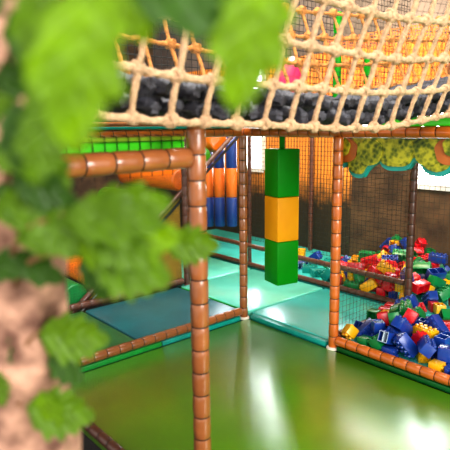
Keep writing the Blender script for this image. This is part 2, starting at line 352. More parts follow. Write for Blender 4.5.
# ------------------------------------------------------------------ roller ramp
RX = -5.41
r0 = onx(72, 313, RX); r1 = onx(236, 132, RX)
ramp = empty('roller_ramp', 'sloping ramp of orange and green padded rollers behind the leaves', 'ramp', r0)
for dx in (0, -1.5):
    mb = MB(); p, ra, mi = pad_profile(r0 + Vector((dx, 0, 0)), r1 + Vector((dx, 0, 0)), .032, .15); mb.sweep(p, ra, n=12, mis=mi)
    local(mb, r0).build('rail', [M['dark_brown'], M['tie']], ramp)
mb = MB()
off = Vector((0, .06, -.05)); mb.sweep([r0 + off, r1 + off], .018, n=8); local(mb, r0).build('handrail', M['steel'], ramp)
cents = [(76, 297, 'disc_green'), (93, 274, 'roll_orange'), (118, 250, 'roll_green'), (138, 230, 'roll_orange'), (160, 207, 'roll_green'), (182, 180, 'roll_orange'), (203, 158, 'roll_green'), (219, 141, 'roll_orange')]
for (x, y, c) in cents:
    c0 = onx(x, y, RX - .06); R_ = .15
    xs = [(0, .9), (-.012, .98), (-.03, 1), (-.7, 1), (-1.35, 1), (-1.38, .9)]
    mb = MB(); mb.sweep([c0 + Vector((a, 0, 0)) for a, q in xs], [R_ * q for a, q in xs], n=28)
    local(mb, r0).build('roller', M[c], ramp)
mb = MB()
a = onx(98, 300, RX - .02); 
tri = [r0 + Vector((0, .15, .05)), Vector((RX, 3.95, .03)), Vector((RX, 3.95, 1.15))]
t = [Vector(v) for v in tri]; u = [v + Vector((-.02, 0, 0)) for v in t]
mb.add(t + u, [(0, 1, 2), (5, 4, 3), (0, 3, 4, 1), (1, 4, 5, 2), (2, 5, 3, 0)]); local(mb, r0).build('side_panel', M['olive'], ramp, smooth=False)

# ------------------------------------------------------------------ standing blue and orange rollers
padded('padded_beam', (-7.6, 5.6, 2.0), (-5.2, 5.6, 2.0), .035, 'dark_brown', 'dark beam carrying the three blue and orange rollers', 'beam')
names = ['leftmost of three upright blue and orange rollers, half hidden by the thick post', 'middle one of the three upright blue rollers with an orange band', 'rightmost upright blue roller with an orange band, beside the slim post']
for i, x in enumerate((209, 220, 232)):
    q = ony(x, 226, 5.6); zb = q.z; z1 = ony(x, 197, 5.6).z; z2 = ony(x, 168, 5.6).z
    root = empty('upright_roller', names[i], 'roller', (q.x, 5.6, zb), 'upright blue and orange rollers')
    for (a, b, m_, nm) in ((zb, z1, 'blue', 'lower_sleeve'), (z1, z2, 'band_orange', 'middle_band'), (z2, 1.965, 'blue', 'upper_sleeve')):
        mb = MB(); r = .086
        mb.sweep([(q.x, 5.6, a + .002), (q.x, 5.6, a + .012), (q.x, 5.6, b - .012), (q.x, 5.6, b - .002)], [r * .94, r, r, r * .94], n=24)
        local(mb, root.location).build(nm, M[m_], root)

# ------------------------------------------------------------------ hanging punch bag
bb = ony(277.5, 286.5, 3.9); side = .262; phi = math.radians(27.5)
bz = [bb.z, ony(280, 242, 3.95).z, ony(280, 197.5, 3.95).z, ony(280, 149, 3.95).z]
vdir = Vector((FW.x, FW.y, 0)).normalized(); rt = Vector((CR.x, CR.y, 0)).normalized()
e1 = rt * math.cos(phi) + vdir * math.sin(phi); e2 = -rt * math.sin(phi) + vdir * math.cos(phi)
cen = Vector((bb.x, bb.y, 0)) + (e1 + e2) * side / 2
yawb = math.atan2(e1.y, e1.x)
bag = empty('punch_bag', 'hanging square punch bag in green, orange and green', 'punch bag', (cen.x, cen.y, bz[0]))
bag.rotation_euler = (0, 0, yawb)
for i, (m_, nm) in enumerate((('bag_green', 'lower_block'), ('bag_orange', 'middle_block'), ('bag_green', 'upper_block'))):
    mb = MB(); h = side / 2; mb.rbox((-h, -h, bz[i] - bz[0] + .001), (h, h, bz[i + 1] - bz[0] - .001), .012, seg=3); mb.build(nm, M[m_], bag)
mb = MB(); top = bz[3] - bz[0]
mb.rbox((-.03, -.008, top - .005), (.03, .008, top + .13), .004); mb.build('strap', M['bag_green'], bag)
mb = MB()
mb.sweep([(.03 * math.cos(a), 0, top + .135 + .045 * math.sin(a)) for a in [i * PI / 8 for i in range(17)]], .007, n=8); 
mb.sweep([(0, 0, top + .17), (0, 0, 1.965 - bz[0])], .008, n=8)
mb.build('carabiner', M['steel'], bag)
# bar the bag hangs from, tucked behind the long beam
mb = MB(); p, ra, mi = pad_profile((-3.97, cen.y, 1.955), (-2.87, cen.y, 1.955), .028)
mb.sweep(p, ra, n=12, mis=mi); Rz = Matrix.Rotation(-yawb, 3, 'Z')
local(mb, bag.location); mb.v = [tuple(Rz @ Vector(v)) for v in mb.v]; mb.build('hanging_bar', [M['orange_brown'], M['tie']], bag)

# ------------------------------------------------------------------ nets
net('safety_net', (P1.x, 1.48, .0), (0, -1.9, 0), (0, 0, 1.80), .012, .0006, 'net', 'fine black net below the thick near beam')
net('safety_net', (-2.863, 3.82, .13), (0, 1.22, 0), (0, 0, 1.76), .055, .0012, 'net_brown', 'brown net panel between the orange post and the back post')
net('safety_net', (-2.80, 5.10, .62), (3.2, 0, 0), (0, 0, 1.33), .055, .0022, 'net_brown', 'brown net above the open block bay right of the back post')
net('safety_net', (-5.36, 5.13, .44), (2.45, 0, 0), (0, 0, 1.49), .055, .0024, 'net', 'black net above the low fence, behind the punch bag')

# ------------------------------------------------------------------ leaf canopy board
cb = empty('leaf_canopy_board', 'scalloped painted leaf board with teal edge hanging under the beam', 'board', (-2.5, 3.85, 1.7))
outline = [(339, 163), (343, 164), (349, 162), (350, 167), (354, 172), (360, 174), (364, 173), (367, 168), (371, 164), (377, 160), (380, 158), (384, 163), (390, 166), (398, 166.5), (406, 166), (411, 163), (414, 158.5), (418, 158), (422, 161), (425, 166), (431, 170), (439, 172), (446, 170), (451, 166), (456, 160), (462, 157), (468, 162), (478, 166), (486, 162), (492, 156)]
PL = 3.86
bot = [ony(x, y, PL) for x, y in outline]
def smooth_poly(pts, n=4):
    out = []
    for i in range(len(pts) - 1):
        p0 = pts[max(i - 1, 0)]; p1 = pts[i]; p2 = pts[i + 1]; p3 = pts[min(i + 2, len(pts) - 1)]
        for k in range(n):
            t = k / n
            out.append(.5 * ((2 * p1) + (p2 - p0) * t + (2 * p0 - 5 * p1 + 4 * p2 - p3) * t * t + (3 * p1 - p0 - 3 * p2 + p3) * t ** 3))
    return out + [pts[-1]]
bot = smooth_poly(bot)
def board(pts, ztop, y0, y1, name, m_, dz=0):
    mb = MB(); n = len(pts)
    vs = []
    for y in (y0, y1):
        for p in pts: vs.append((p.x, y, p.z + dz))
        for p in pts: vs.append((p.x, y, ztop))
    fs = []
    for i in range(n - 1):
        fs.append((i, i + 1, n + i + 1, n + i)); fs.append((2 * n + i + 1, 2 * n + i, 3 * n + i, 3 * n + i + 1)); fs.append((2 * n + i, 2 * n + i + 1, i + 1, i)); fs.append((n + i, n + i + 1, 3 * n + i + 1, 3 * n + i))
    fs += [(0, n, 3 * n, 2 * n), (n - 1, 3 * n - 1, 4 * n - 1, 2 * n - 1)]
    mb.add(vs, fs); return local(mb, cb.location).build(name, m_, cb, smooth=False)
board(bot, 1.905, 3.845, 3.90, 'edge_board', M['teal_edge'], -.035)
board(bot, 1.904, 3.835, 3.846, 'leaf_face', M['canopy'], .0)
# curved painted branch ends and clusters standing proud of the board
def disc(x, y, rx, ry, m_, name, yy, th=.012):
    c = ony(x, y, yy); r1_ = rx / F * 4.6; r2_ = ry / F * 4.6
    mb = MB(); n = 26; top = []
    fr = [(c.x + r1_ * math.cos(2 * PI * i / n) * (1 + .06 * math.sin(5 * 2 * PI * i / n)), yy, min(1.9, c.z + r2_ * math.sin(2 * PI * i / n))) for i in range(n)]
    bk = [(a, yy + th, b) for a, _, b in fr]
    mb.add(fr + bk, [tuple(range(n)), tuple(range(2 * n - 1, n - 1, -1))] + [(i, (i + 1) % n + 0, (i + 1) % n + n, i + n) for i in range(n)])
    return local(mb, cb.location).build(name, m_, cb, smooth=False)
disc(346, 150, 13, 12, M['canopy_brown'], 'branch_end', 3.822); disc(342, 147, 9, 9, M['canopy'], 'leaf_cluster', 3.808)
disc(448, 151, 12, 12, M['canopy_brown'], 'branch_end', 3.822); disc(453, 146, 9, 9, M['canopy'], 'leaf_cluster', 3.808)
disc(428, 150, 14, 14, M['canopy'], 'leaf_cluster', 3.824); disc(369, 152, 14, 13, M['canopy'], 'leaf_cluster', 3.824); disc(398, 150, 15, 13, M['canopy'], 'leaf_cluster', 3.824)

# ------------------------------------------------------------------ rope bridge
br = empty('rope_bridge', 'rope bridge with beige knotted rope sides and charcoal padded floor', 'bridge', (-2.05, 2.4, 1.95))
BL = br.location
ROWS = [
    (-1.75, [(.3, 2.12), (.9, 2.057), (1.07, 2.041), (1.25, 2.03), (1.62, 2.021), (1.96, 2.01), (2.33, 1.993), (2.78, 1.996), (3.46, 2.067), (4.3, 2.19), (5.2, 2.36)]),
    (-1.70, [(.3, 2.31), (.94, 2.234), (1.08, 2.213), (1.25, 2.196), (1.7, 2.188), (2.03, 2.186), (2.48, 2.178), (3.16, 2.21), (4.3, 2.33), (5.2, 2.48)]),
    (-1.63, [(.3, 2.48), (1.0, 2.405), (1.66, 2.37), (2.03, 2.358), (2.6, 2.352), (3.1, 2.387), (4.3, 2.5), (5.2, 2.64)]),
    (-1.56, [(.3, 2.67), (1.0, 2.59), (2.0, 2.546), (2.3, 2.535), (2.65, 2.55), (2.95, 2.57), (4.3, 2.68), (5.2, 2.8)]),
    (-1.50, [(.3, 2.85), (1.0, 2.77), (2.0, 2.726), (2.65, 2.73), (4.3, 2.86), (5.2, 2.98)])]
def lerp(T, y):
    for (a, b), (c, d) in zip(T, T[1:]):
        if y <= c: return b + (d - b) * (y - a) / (c - a)
    return T[-1][1]
def smooth(T, y): return sum(lerp(T, y + d) * w for d, w in ((-.12, .25), (0, .5), (.12, .25)))
def row_pt(side, r, y):
    X, T = ROWS[r]
    if side == 0: return Vector((X, y, smooth(T, y)))
    return Vector((-4.1 - X, y, smooth(T, max(.3, y - .35)) + .07))
YK = [1.07 + .175 * (i - 4) for i in range(28)]
knot_me = None
def knot_mesh():
    mb = MB(); random.seed(4)
    for k in range(3):
        ax = k * 1.1
        mb.sweep([Vector((.019 * math.cos(t), .010 * (k - 1) * 1.1 + .006 * math.sin(2 * t + ax), .019 * math.sin(t))) for t in [i * PI / 7 for i in range(15)]], .0125, n=7, cap=False)
    mb.sweep([(.016 * math.cos(t) + .004, .020 * math.sin(t), .026 * math.sin(t * .5 + .3) - .008) for t in [i * PI / 7 for i in range(15)]], .011, n=7)
    return mb
nk = 0
hropes = []
for side in (0, 1):
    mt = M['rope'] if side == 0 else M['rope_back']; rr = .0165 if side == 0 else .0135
    for r in range(5):
        ys = [.32 + i * .0175 for i in range(278)]
        pts = []; rad = []
        random.seed(r * 7 + side)
        for y in ys:
            p = row_pt(side, r, y); ph = (y - YK[0]) / .175 * 2 * PI
            p.z -= .006 * (1 - math.cos(ph)) / 2; pts.append(p)
            rad.append(rr * (1.0 + .22 * max(0, -math.cos(ph * 2)) * (.6 + .5 * random.random())))
        mb = MB(); mb.sweep(pts, rad, n=9, lobes=3, depth=.28, twist=34, phase=r)
        if side == 1:
            for yk in YK:
                kb = knot_mesh(); p = row_pt(side, r, yk); a = random.random() * 6
                R_ = Matrix.Rotation(a, 3, 'X'); mb.add([p + (R_ @ Vector(v)) for v in kb.v], kb.f)
        if side == 0:
            for yk in YK:
                x_, y_ = pix(row_pt(0, r, yk))
                if not (-6 < x_ < 456 and -6 < y_ < 456) or x_ < 95 or (r > 1 and x_ < 225):
                    kb = knot_mesh(); p = row_pt(0, r, yk); mb.add([p + Vector(v) for v in kb.v], kb.f)
        h = local(mb, BL).build('horizontal_rope', mt, br); hropes.append(h)
        if side == 0:
            for yk in YK:
                x_, y_ = pix(row_pt(0, r, yk))
                if not (-6 < x_ < 456 and -6 < y_ < 456) or x_ < 95 or (r > 1 and x_ < 225): continue
                if knot_me is None:
                    ko = knot_mesh().build('knot', mt, h); knot_me = ko
                else:
                    ko = knot_me.copy(); COL.objects.link(ko); ko.parent = h
                ko.location = row_pt(0, r, yk) - BL; ko.rotation_euler = (random.uniform(-.5, .5), random.uniform(0, 6), random.uniform(-.4, .4))
                s = random.uniform(.86, 1.05); ko.scale = (s, s, s)
    for yk in YK:
        if not (.4 < yk < 5): continue
        ctrl = [row_pt(side, r, yk) + Vector((.010 if r % 2 else -.004, 0, 0)) for r in range(5)]
        lean = .02 * (1 if side == 0 else -1)
        pts = []
        for r in range(4):
            for k in range(8):
                t = k / 8; q = ctrl[r].lerp(ctrl[r + 1], t); q.y += .006 * math.sin(PI * t) * (1 if r % 2 else -1); pts.append(q)
        pts.append(ctrl[4])
        mb = MB(); mb.sweep(pts, [rr * (.92 + .1 * math.sin(i * .8 + yk * 9)) for i in range(len(pts))], n=9, lobes=3, depth=.25, twist=36, phase=yk * 5)
        local(mb, BL).build('vertical_rope', mt, br)
# padded floor rolls of the bridge, twisted charcoal fabric
random.seed(21)
yk = .42; i = 0
while yk < 4.6:
    for lay in (0, 1):
        y = yk + lay * .055 + random.uniform(-.015, .015)
        z = smooth(ROWS[0][1], y) + .045 + lay * .075 + random.uniform(-.008, .012); r_ = random.uniform(.046, .058)
        n = 15; tw = random.uniform(-.5, .5); ty = random.uniform(-.07, .07)
        pts = [Vector((-1.775 - .52 * t / (n - 1), y + ty * (t / (n - 1) - .5) + .012 * math.sin(t * .9 + i), z + .03 * (t / (n - 1)) + .012 * math.cos(t * 1.1 + i * 2))) for t in range(n)]
        ra = [r_ * (.55 if t in (0, n - 1) else .86 if t in (1, n - 2) else 1 + .13 * math.sin(t * 1.9 + i * 1.3)) for t in range(n)]
        mb = MB(); mb.sweep(pts, ra, n=14, lobes=random.choice((4, 5, 6)), depth=random.uniform(.3, .5), twist=random.choice((-16, 13, 18)), phase=random.random() * 6)
        local(mb, BL).build('padded_tread', M['tread'], br); i += 1
    yk += .112
# end posts that carry the bridge ropes (both ends lie outside the photograph's view)
for (y, zt, x) in ((.28, 2.95, -1.62), (.28, 2.95, -2.48), (5.22, 3.05, -1.45), (5.22, 3.0, -2.6)):
    if 1:
        mb = MB(); p, ra, mi = pad_profile((x, y, -.6 if y < 1.4 else .05 if x > -2 else 2.07), (x, y, zt), .05, .14); mb.sweep(p, ra, n=14, mis=mi); local(mb, BL).build('end_post', [M['brown'], M['tie']], br)
# fine black net lining behind the front ropes
mb = MB()
for i_ in range(64):
    y = .6 + i_ * .055
    if y > 4.0: break
    mb.sweep([row_pt(0, r, y) + Vector((-.03, 0, 0)) for r in range(5)], .0011, n=4, cap=False)
for r in range(4):
    for k in range(4):
        t = k / 4
        mb.sweep([row_pt(0, r, y).lerp(row_pt(0, r + 1, y), t) + Vector((-.03, 0, 0)) for y in [.6 + .1 * j for j in range(35)]], .0011, n=4, cap=False)
local(mb, BL).build('net_lining', M['net'], br)

net('safety_net', (-2.0, 6.5, 2.05), (-3.2, 0, 0), (0, 0, 1.2), .04, .005, 'net_orange', 'orange net before the upper window behind the ropes')
# things beyond the bridge on the upper level
net('safety_net', (-3.6, .5, 2.075), (0, 5.6, 0), (0, 0, 1.5), .06, .0035, 'net', 'black net on the upper level behind the rope bridge')
for (x, y0, y1, lab) in ((338, 12, 62, 'green padded post seen through the upper rope netting, left one'), (368, 55, 95, 'green padded post seen through the lower rope netting, right one')):
    a = onx(x, y1, -3.3); b = onx(x, y0, -3.3)
    padded('padded_post', (a.x, a.y, 2.07), (b.x, b.y, b.z), .04, 'bag_green', lab, 'post', seg=.2)
pk = onx(293, 62, -3.0)
po = empty('bolster', 'magenta pink bolster with white end behind the rope netting', 'bolster', (pk.x, pk.y, 2.07))
mb = MB(); mb.sweep([(pk.x, pk.y - .1, 2.0 + .07), (pk.x, pk.y - .1, 2.10), (pk.x, pk.y - .02, 2.42), (pk.x, pk.y, 2.50), (pk.x, pk.y, 2.52)], [.11, .13, .13, .10, .05], n=20); local(mb, po.location).build('cover', M['pink'], po)
mb = MB(); mb.sweep([(pk.x, pk.y, 2.518), (pk.x, pk.y, 2.56)], [.05, .03], n=12); local(mb, po.location).build('tip', M['white'], po)
dk = MB(); dk.rbox((-3.9, .4, 2.058), (-2.62, 4.9, 2.07), .004); tag(dk.build('upper_deck', M['teal_edge'], loc=(-3.9, .4, 2.058)), 'teal deck of the upper level behind the rope bridge', 'deck')

# ------------------------------------------------------------------ building blocks
BLOCKS = [
 ('front', 'blue', 'L', (-2.2762, 4.4989, 0.15), (0.3008, 0.6399, -0.3008, 0.6399)),
 ('front', 'blue', 'L', (-2.2889, 4.0916, 0.109), (0.0, 0.995, 0.0998, 0.0)),
 ('front', 'blue', 'L', (-2.3247, 4.3598, 0.209), (0.0, -0.9941, -0.1085, -0.0)),
 ('front', 'red', 'L', (-2.5423, 4.6653, 0.2121), (0.6249, 0.5388, 0.2026, 0.5274)),
 ('front', 'blue', 'L', (-2.559, 4.1977, 0.109), (0.7982, -0.0, 0.0, 0.6024)),
 ('front', 'blue', 'L', (-2.5041, 4.0295, 0.109), (0.8222, 0.0, -0.0, 0.5692)),
 ('front', 'blue', 'L', (-2.3872, 4.2088, 0.1564), (0.8842, 0.4298, -0.1708, 0.0646)),
 ('front', 'blue', 'L', (-2.6034, 4.6009, 0.2947), (0.9636, 0.0413, -0.234, 0.1225)),
 ('front', 'red', 'L', (-2.7441, 4.4546, 0.15), (0.6856, 0.1729, -0.6856, 0.1729)),
 ('front', 'green', 'L', (-2.4457, 4.4525, 0.2376), (0.1172, 0.2665, 0.2289, -0.9289)),
 ('front', 'green', 'L', (-2.7708, 4.3143, 0.15), (0.5179, -0.4814, -0.5179, -0.4814)),
 ('front', 'blue', 'L', (-2.6517, 4.0188, 0.1555), (0.4836, 0.7063, 0.0331, 0.5159)),
 ('front', 'green', 'S', (-2.5609, 3.8736, 0.1042), (0.7321, 0.0225, 0.6804, -0.0242)),
 ('front', 'blue', 'S', (-2.3021, 3.8554, 0.1), (0.4986, 0.4986, 0.5014, 0.5014)),
 ('front', 'red', 'L', (-2.7541, 4.5912, 0.15), (0.7017, -0.087, 0.7017, 0.087)),
 ('front', 'yellow', 'S', (-2.0784, 3.9969, 0.1), (0.659, 0.6591, 0.2562, 0.2562)),
 ('front', 'blue', 'L', (-2.332, 3.9739, 0.1919), (0.8996, 0.4064, 0.1277, -0.0964)),
 ('front', 'yellow', 'S', (-2.7529, 3.8949, 0.1385), (0.4137, 0.8771, -0.2354, 0.065)),
 ('front', 'green', 'S', (-2.4368, 3.8571, 0.1504), (0.9483, 0.0238, -0.3163, -0.008)),
 ('front', 'blue', 'S', (-2.7673, 4.1035, 0.1218), (0.5153, -0.8554, 0.0455, -0.0274)),
 ('front', 'yellow', 'S', (-2.6596, 4.358, 0.2074), (0.6053, 0.5075, 0.4801, -0.3817)),
 ('front', 'green', 'S', (-2.5665, 4.3775, 0.2672), (0.5074, 0.8131, -0.0641, 0.2782)),
 ('front', 'blue', 'L', (-1.8756, 3.9775, 0.15), (0.7023, -0.0819, 0.7024, 0.0819)),
 ('front', 'green', 'S', (-2.1686, 4.5645, 0.2823), (0.5217, -0.0691, 0.7253, 0.4437)),
 ('front', 'blue', 'L', (-1.7187, 3.8708, 0.1), (0.7067, 0.7067, 0.0245, 0.0245)),
 ('front', 'blue', 'L', (-1.9953, 4.1123, 0.1), (0.6992, 0.6992, -0.1052, -0.1051)),
 ('front', 'red', 'L', (-2.5928, 4.1928, 0.2371), (0.1636, 0.473, 0.8649, 0.037)),
 ('front', 'green', 'L', (-2.4817, 4.2091, 0.2635), (0.1885, 0.5084, 0.8397, 0.0277)),
 ('front', 'yellow', 'S', (-1.883, 3.8626, 0.1), (0.4944, 0.4944, 0.5056, 0.5056)),
 ('front', 'blue', 'L', (-2.183, 3.8827, 0.194), (0.3352, 0.7877, 0.4066, -0.3191)),
 ('front', 'green', 'L', (-2.4398, 4.3212, 0.3368), (0.4954, 0.0095, -0.1784, 0.8501)),
 ('front', 'blue', 'L', (-2.0158, 3.9244, 0.2305), (0.4487, 0.1221, 0.2697, 0.8432)),
 ('front', 'red', 'L', (-2.0995, 4.4785, 0.218), (0.6571, 0.6571, 0.2612, 0.2612)),
 ('front', 'blue', 'S', (-2.3349, 3.8416, 0.2296), (0.5669, -0.8232, 0.0182, -0.0264)),
 ('front', 'red', 'S', (-2.317, 4.1796, 0.336), (0.021, 0.5703, 0.776, -0.2685)),
 ('front', 'blue', 'L', (-2.1321, 4.3059, 0.2582), (0.3159, 0.1955, -0.6375, 0.675)),
 ('front', 'blue', 'S', (-2.524, 3.9967, 0.227), (0.0, -0.3268, -0.9451, -0.0)),
 ('front', 'blue', 'L', (-1.982, 4.1632, 0.209), (0.0, -0.7169, -0.6972, 0.0)),
 ('front', 'yellow', 'L', (-2.1696, 4.1843, 0.227), (0.9943, 0.0, 0.0, -0.1062)),
 ('front', 'red', 'S', (-2.1509, 4.0636, 0.2094), (0.5595, 0.1502, -0.3647, -0.7289)),
 ('front', 'blue', 'L', (-2.3095, 4.0387, 0.2852), (0.6688, -0.1956, 0.3131, 0.6452)),
 ('rear', 'green', 'L', (-4.1129, 6.512, 0.15), (0.5175, 0.4818, -0.5175, 0.4818)),
 ('rear', 'green', 'L', (-2.946, 6.0175, 0.227), (0.9699, 0.0, 0.0, 0.2436)),
 ('rear', 'green', 'S', (-3.3973, 6.5357, 0.3367), (0.0991, -0.1403, -0.985, 0.0159)),
 ('rear', 'blue', 'L', (-3.2919, 6.4911, 0.1321), (0.5697, 0.601, 0.4651, 0.3129)),
 ('rear', 'green', 'L', (-3.1239, 5.7962, 0.227), (0.9796, 0.0, 0.0, 0.2008)),
 ('rear', 'blue', 'L', (-3.0384, 6.214, 0.1899), (0.0638, -0.8322, -0.3982, -0.3804)),
 ('rear', 'red', 'L', (-3.6476, 6.4058, 0.163), (0.1005, -0.2184, -0.5201, -0.8196)),
 ('rear', 'blue', 'L', (-4.0292, 6.5221, 0.3568), (0.6534, 0.6457, -0.2993, 0.2582)),
 ('rear', 'red', 'L', (-3.0514, 5.9014, 0.336), (0.5931, 0.5932, 0.3849, 0.3849)),
 ('rear', 'green', 'L', (-3.4635, 6.1869, 0.3162), (0.4543, -0.3348, -0.7768, 0.2797)),
 ('rear', 'blue', 'L', (-3.6003, 6.1215, 0.2213), (0.8104, 0.525, -0.0287, 0.2586)),
 ('rear', 'green', 'L', (-4.4123, 6.4788, 0.109), (0.6723, -0.0, -0.0, 0.7403)),
 ('rear', 'green', 'S', (-3.8992, 6.5392, 0.4458), (0.6806, 0.3632, -0.1007, -0.6283)),
 ('rear', 'yellow', 'L', (-3.8311, 6.3901, 0.3678), (0.5276, -0.4708, -0.5252, -0.4734)),
 ('rear', 'blue', 'L', (-3.7207, 6.5441, 0.398), (0.8985, -0.003, 0.4331, -0.0714)),
 ('rear', 'red', 'L', (-3.5142, 6.3773, 0.3609), (0.8419, -0.4349, -0.1465, 0.2837)),
 ('rear', 'yellow', 'S', (-4.0737, 5.637, 0.1), (0.707, 0.707, 0.0097, 0.0098)),
 ('rear', 'green', 'L', (-3.6685, 5.2341, 0.109), (0.9989, -0.0, 0.0, 0.0479)),
 ('rear', 'red', 'S', (-3.9132, 5.2581, 0.109), (0.9862, 0.0, -0.0, 0.1653)),
 ('rear', 'blue', 'L', (-4.7798, 5.5523, 0.1), (0.4662, 0.4662, -0.5316, -0.5316)),
 ('rear', 'red', 'S', (-2.631, 5.2259, 0.1), (0.6464, 0.6464, 0.2867, 0.2867)),
 ('rear', 'red', 'S', (-3.9467, 6.3951, 0.313), (0.6751, -0.7146, 0.0898, 0.1597)),
 ('rear', 'red', 'L', (-4.0628, 6.3417, 0.1746), (0.2568, 0.1185, 0.5306, -0.799)),
 ('rear', 'blue', 'L', (-2.7356, 5.3178, 0.1509), (0.7066, 0.5413, -0.455, -0.0262)),
 ('rear', 'blue', 'S', (-3.6301, 5.4201, 0.109), (0.9981, 0.0, -0.0, 0.0612)),
 ('rear', 'yellow', 'S', (-3.0095, 5.268, 0.109), (0.9779, 0.0, 0.0, 0.2092)),
 ('rear', 'teal', 'L', (-4.531, 5.4604, 0.109), (0.9606, 0.0, 0.0, 0.2778)),
 ('rear', 'teal', 'L', (-4.3316, 5.4042, 0.1), (0.6146, 0.6146, 0.3496, 0.3496)),
 ('rear', 'teal', 'L', (-4.0639, 5.2589, 0.164), (0.9101, -0.0266, -0.4093, -0.0591)),
 ('rear', 'green', 'L', (-3.015, 5.7163, 0.109), (0.0, 0.8812, 0.4727, -0.0)),
 ('rear', 'red', 'L', (-2.5291, 5.5754, 0.109), (0.9459, -0.0, -0.0, 0.3244)),
 ('rear', 'yellow', 'S', (-3.9243, 5.3792, 0.109), (0.9934, 0.0, -0.0, 0.1146)),
 ('rear', 'red', 'S', (-3.2809, 5.2387, 0.109), (0.0, 0.9901, 0.1404, -0.0)),
 ('rear', 'blue', 'S', (-3.1571, 5.2807, 0.1), (0.6057, 0.3648, 0.6057, -0.3648)),
 ('rear', 'green', 'L', (-4.3821, 5.739, 0.109), (0.9855, 0.0, 0.0, 0.1694)),
 ('rear', 'yellow', 'L', (-3.4427, 5.2242, 0.1581), (0.9392, 0.037, -0.3242, 0.1071)),
 ('rear', 'red', 'S', (-4.5025, 6.1641, 0.1), (0.7061, 0.7061, 0.0369, 0.0369)),
 ('rear', 'red', 'L', (-3.4925, 5.3789, 0.15), (0.6132, 0.3522, 0.6132, -0.3522)),
 ('rear', 'green', 'L', (-2.6361, 5.4601, 0.2056), (0.8188, 0.0224, -0.239, 0.5214)),
 ('rear', 'teal', 'S', (-4.5894, 5.9046, 0.109), (0.9702, -0.0, 0.0, 0.2421)),
 ('rear', 'yellow', 'S', (-2.5398, 5.1642, 0.109), (0.0, -0.9141, -0.4054, -0.0)),
 ('rear', 'red', 'L', (-3.5206, 6.4952, 0.4276), (0.4679, -0.7531, -0.1124, -0.4486)),
 ('rear', 'red', 'L', (-3.1691, 5.2229, 0.2603), (0.0338, 0.7654, -0.0134, 0.6425)),
 ('rear', 'green', 'S', (-2.753, 5.6168, 0.109), (0.999, -0.0, 0.0, -0.0445)),
 ('rear', 'blue', 'L', (-2.9901, 5.9616, 0.445), (0.9984, 0.0, 0.0, 0.0559)),
 ('rear', 'yellow', 'L', (-3.2999, 5.3922, 0.1), (0.6936, -0.6936, -0.1375, 0.1375)),
 ('rear', 'blue', 'L', (-4.7478, 5.8321, 0.1569), (0.0053, 0.9496, -0.016, 0.3131)),
 ('rear', 'yellow', 'L', (-3.0537, 5.3134, 0.227), (0.6863, 0.0, 0.0, 0.7273)),
 ('rear', 'yellow', 'L', (-3.9319, 6.2361, 0.2291), (0.427, -0.534, 0.7201, -0.1181)),
 ('rear', 'red', 'L', (-3.6771, 5.6043, 0.218), (0.6938, 0.6938, 0.1366, 0.1366)),
 ('rear', 'blue', 'L', (-3.7891, 5.384, 0.1658), (0.0161, 0.4621, -0.0084, 0.8866)),
 ('rear', 'blue', 'S', (-2.8229, 5.4954, 0.1379), (0.5072, -0.804, -0.2289, -0.2096)),
 ('rear', 'red', 'L', (-3.4645, 5.7972, 0.2286), (0.0786, -0.5056, -0.7626, -0.3958)),
 ('rear', 'yellow', 'L', (-4.0578, 5.9166, 0.227), (0.0, -0.9925, -0.1219, 0.0)),
 ('rear', 'yellow', 'L', (-2.8563, 5.402, 0.2207), (0.8478, 0.5285, -0.0003, -0.0443)),
 ('rear', 'yellow', 'L', (-3.8225, 5.75, 0.227), (0.999, 0.0, -0.0, 0.0452)),
 ('rear', 'yellow', 'L', (-4.9872, 5.8029, 0.15), (0.3919, 0.5886, -0.3919, 0.5886)),
 ('rear', 'blue', 'L', (-3.7238, 6.2259, 0.3764), (0.5332, 0.5477, -0.611, -0.2063)),
 ('rear', 'blue', 'L', (-4.2872, 5.8902, 0.1704), (0.8291, -0.433, -0.1953, -0.2948)),
 ('rear', 'red', 'S', (-3.3008, 5.2801, 0.2468), (0.1491, 0.8497, -0.0051, 0.5057)),
 ('rear', 'yellow', 'L', (-3.3506, 5.6405, 0.15), (0.2257, -0.6701, -0.2257, -0.6701)),
 ('rear', 'yellow', 'L', (-3.6696, 5.3012, 0.218), (0.6282, 0.6281, 0.3247, 0.3247)),
 ('rear', 'green', 'L', (-3.3993, 5.9941, 0.2397), (0.2836, 0.5222, 0.2379, 0.7683)),
 ('rear', 'red', 'L', (-2.8155, 5.2388, 0.285), (0.6136, -0.4475, -0.4115, 0.5039)),
 ('rear', 'green', 'L', (-3.2154, 5.3824, 0.209), (0.3364, 0.0, -0.0, 0.9417)),
 ('rear', 'red', 'L', (-3.3978, 5.3054, 0.3108), (0.4761, 0.5733, 0.627, 0.2273)),
 ('rear', 'blue', 'L', (-2.8906, 5.6389, 0.15), (0.5566, -0.436, 0.5567, 0.4361)),
 ('rear', 'red', 'L', (-4.1853, 5.7336, 0.1572), (0.7502, -0.4475, -0.0472, 0.4844)),
 ('rear', 'blue', 'L', (-2.9854, 5.2562, 0.347), (0.258, -0.3854, -0.8761, 0.1318)),
 ('rear', 'green', 'L', (-3.9351, 5.8436, 0.227), (0.2078, -0.0, 0.0, -0.9782)),
 ('rear', 'yellow', 'L', (-3.1738, 5.6181, 0.316), (0.3483, 0.4735, 0.5249, 0.6156)),
 ('rear', 'red', 'L', (-3.2672, 5.8684, 0.2723), (0.5098, 0.6316, 0.5697, -0.1289)),
 ('rear', 'red', 'L', (-3.0078, 5.5135, 0.2285), (0.6104, 0.3349, 0.7171, 0.0319)),
 ('rear', 'red', 'S', (-3.6596, 5.7372, 0.2815), (0.1249, 0.6331, 0.7233, 0.2458)),
 ('rear', 'yellow', 'L', (-3.3022, 5.3481, 0.3725), (0.9327, -0.0651, 0.2819, 0.2154)),
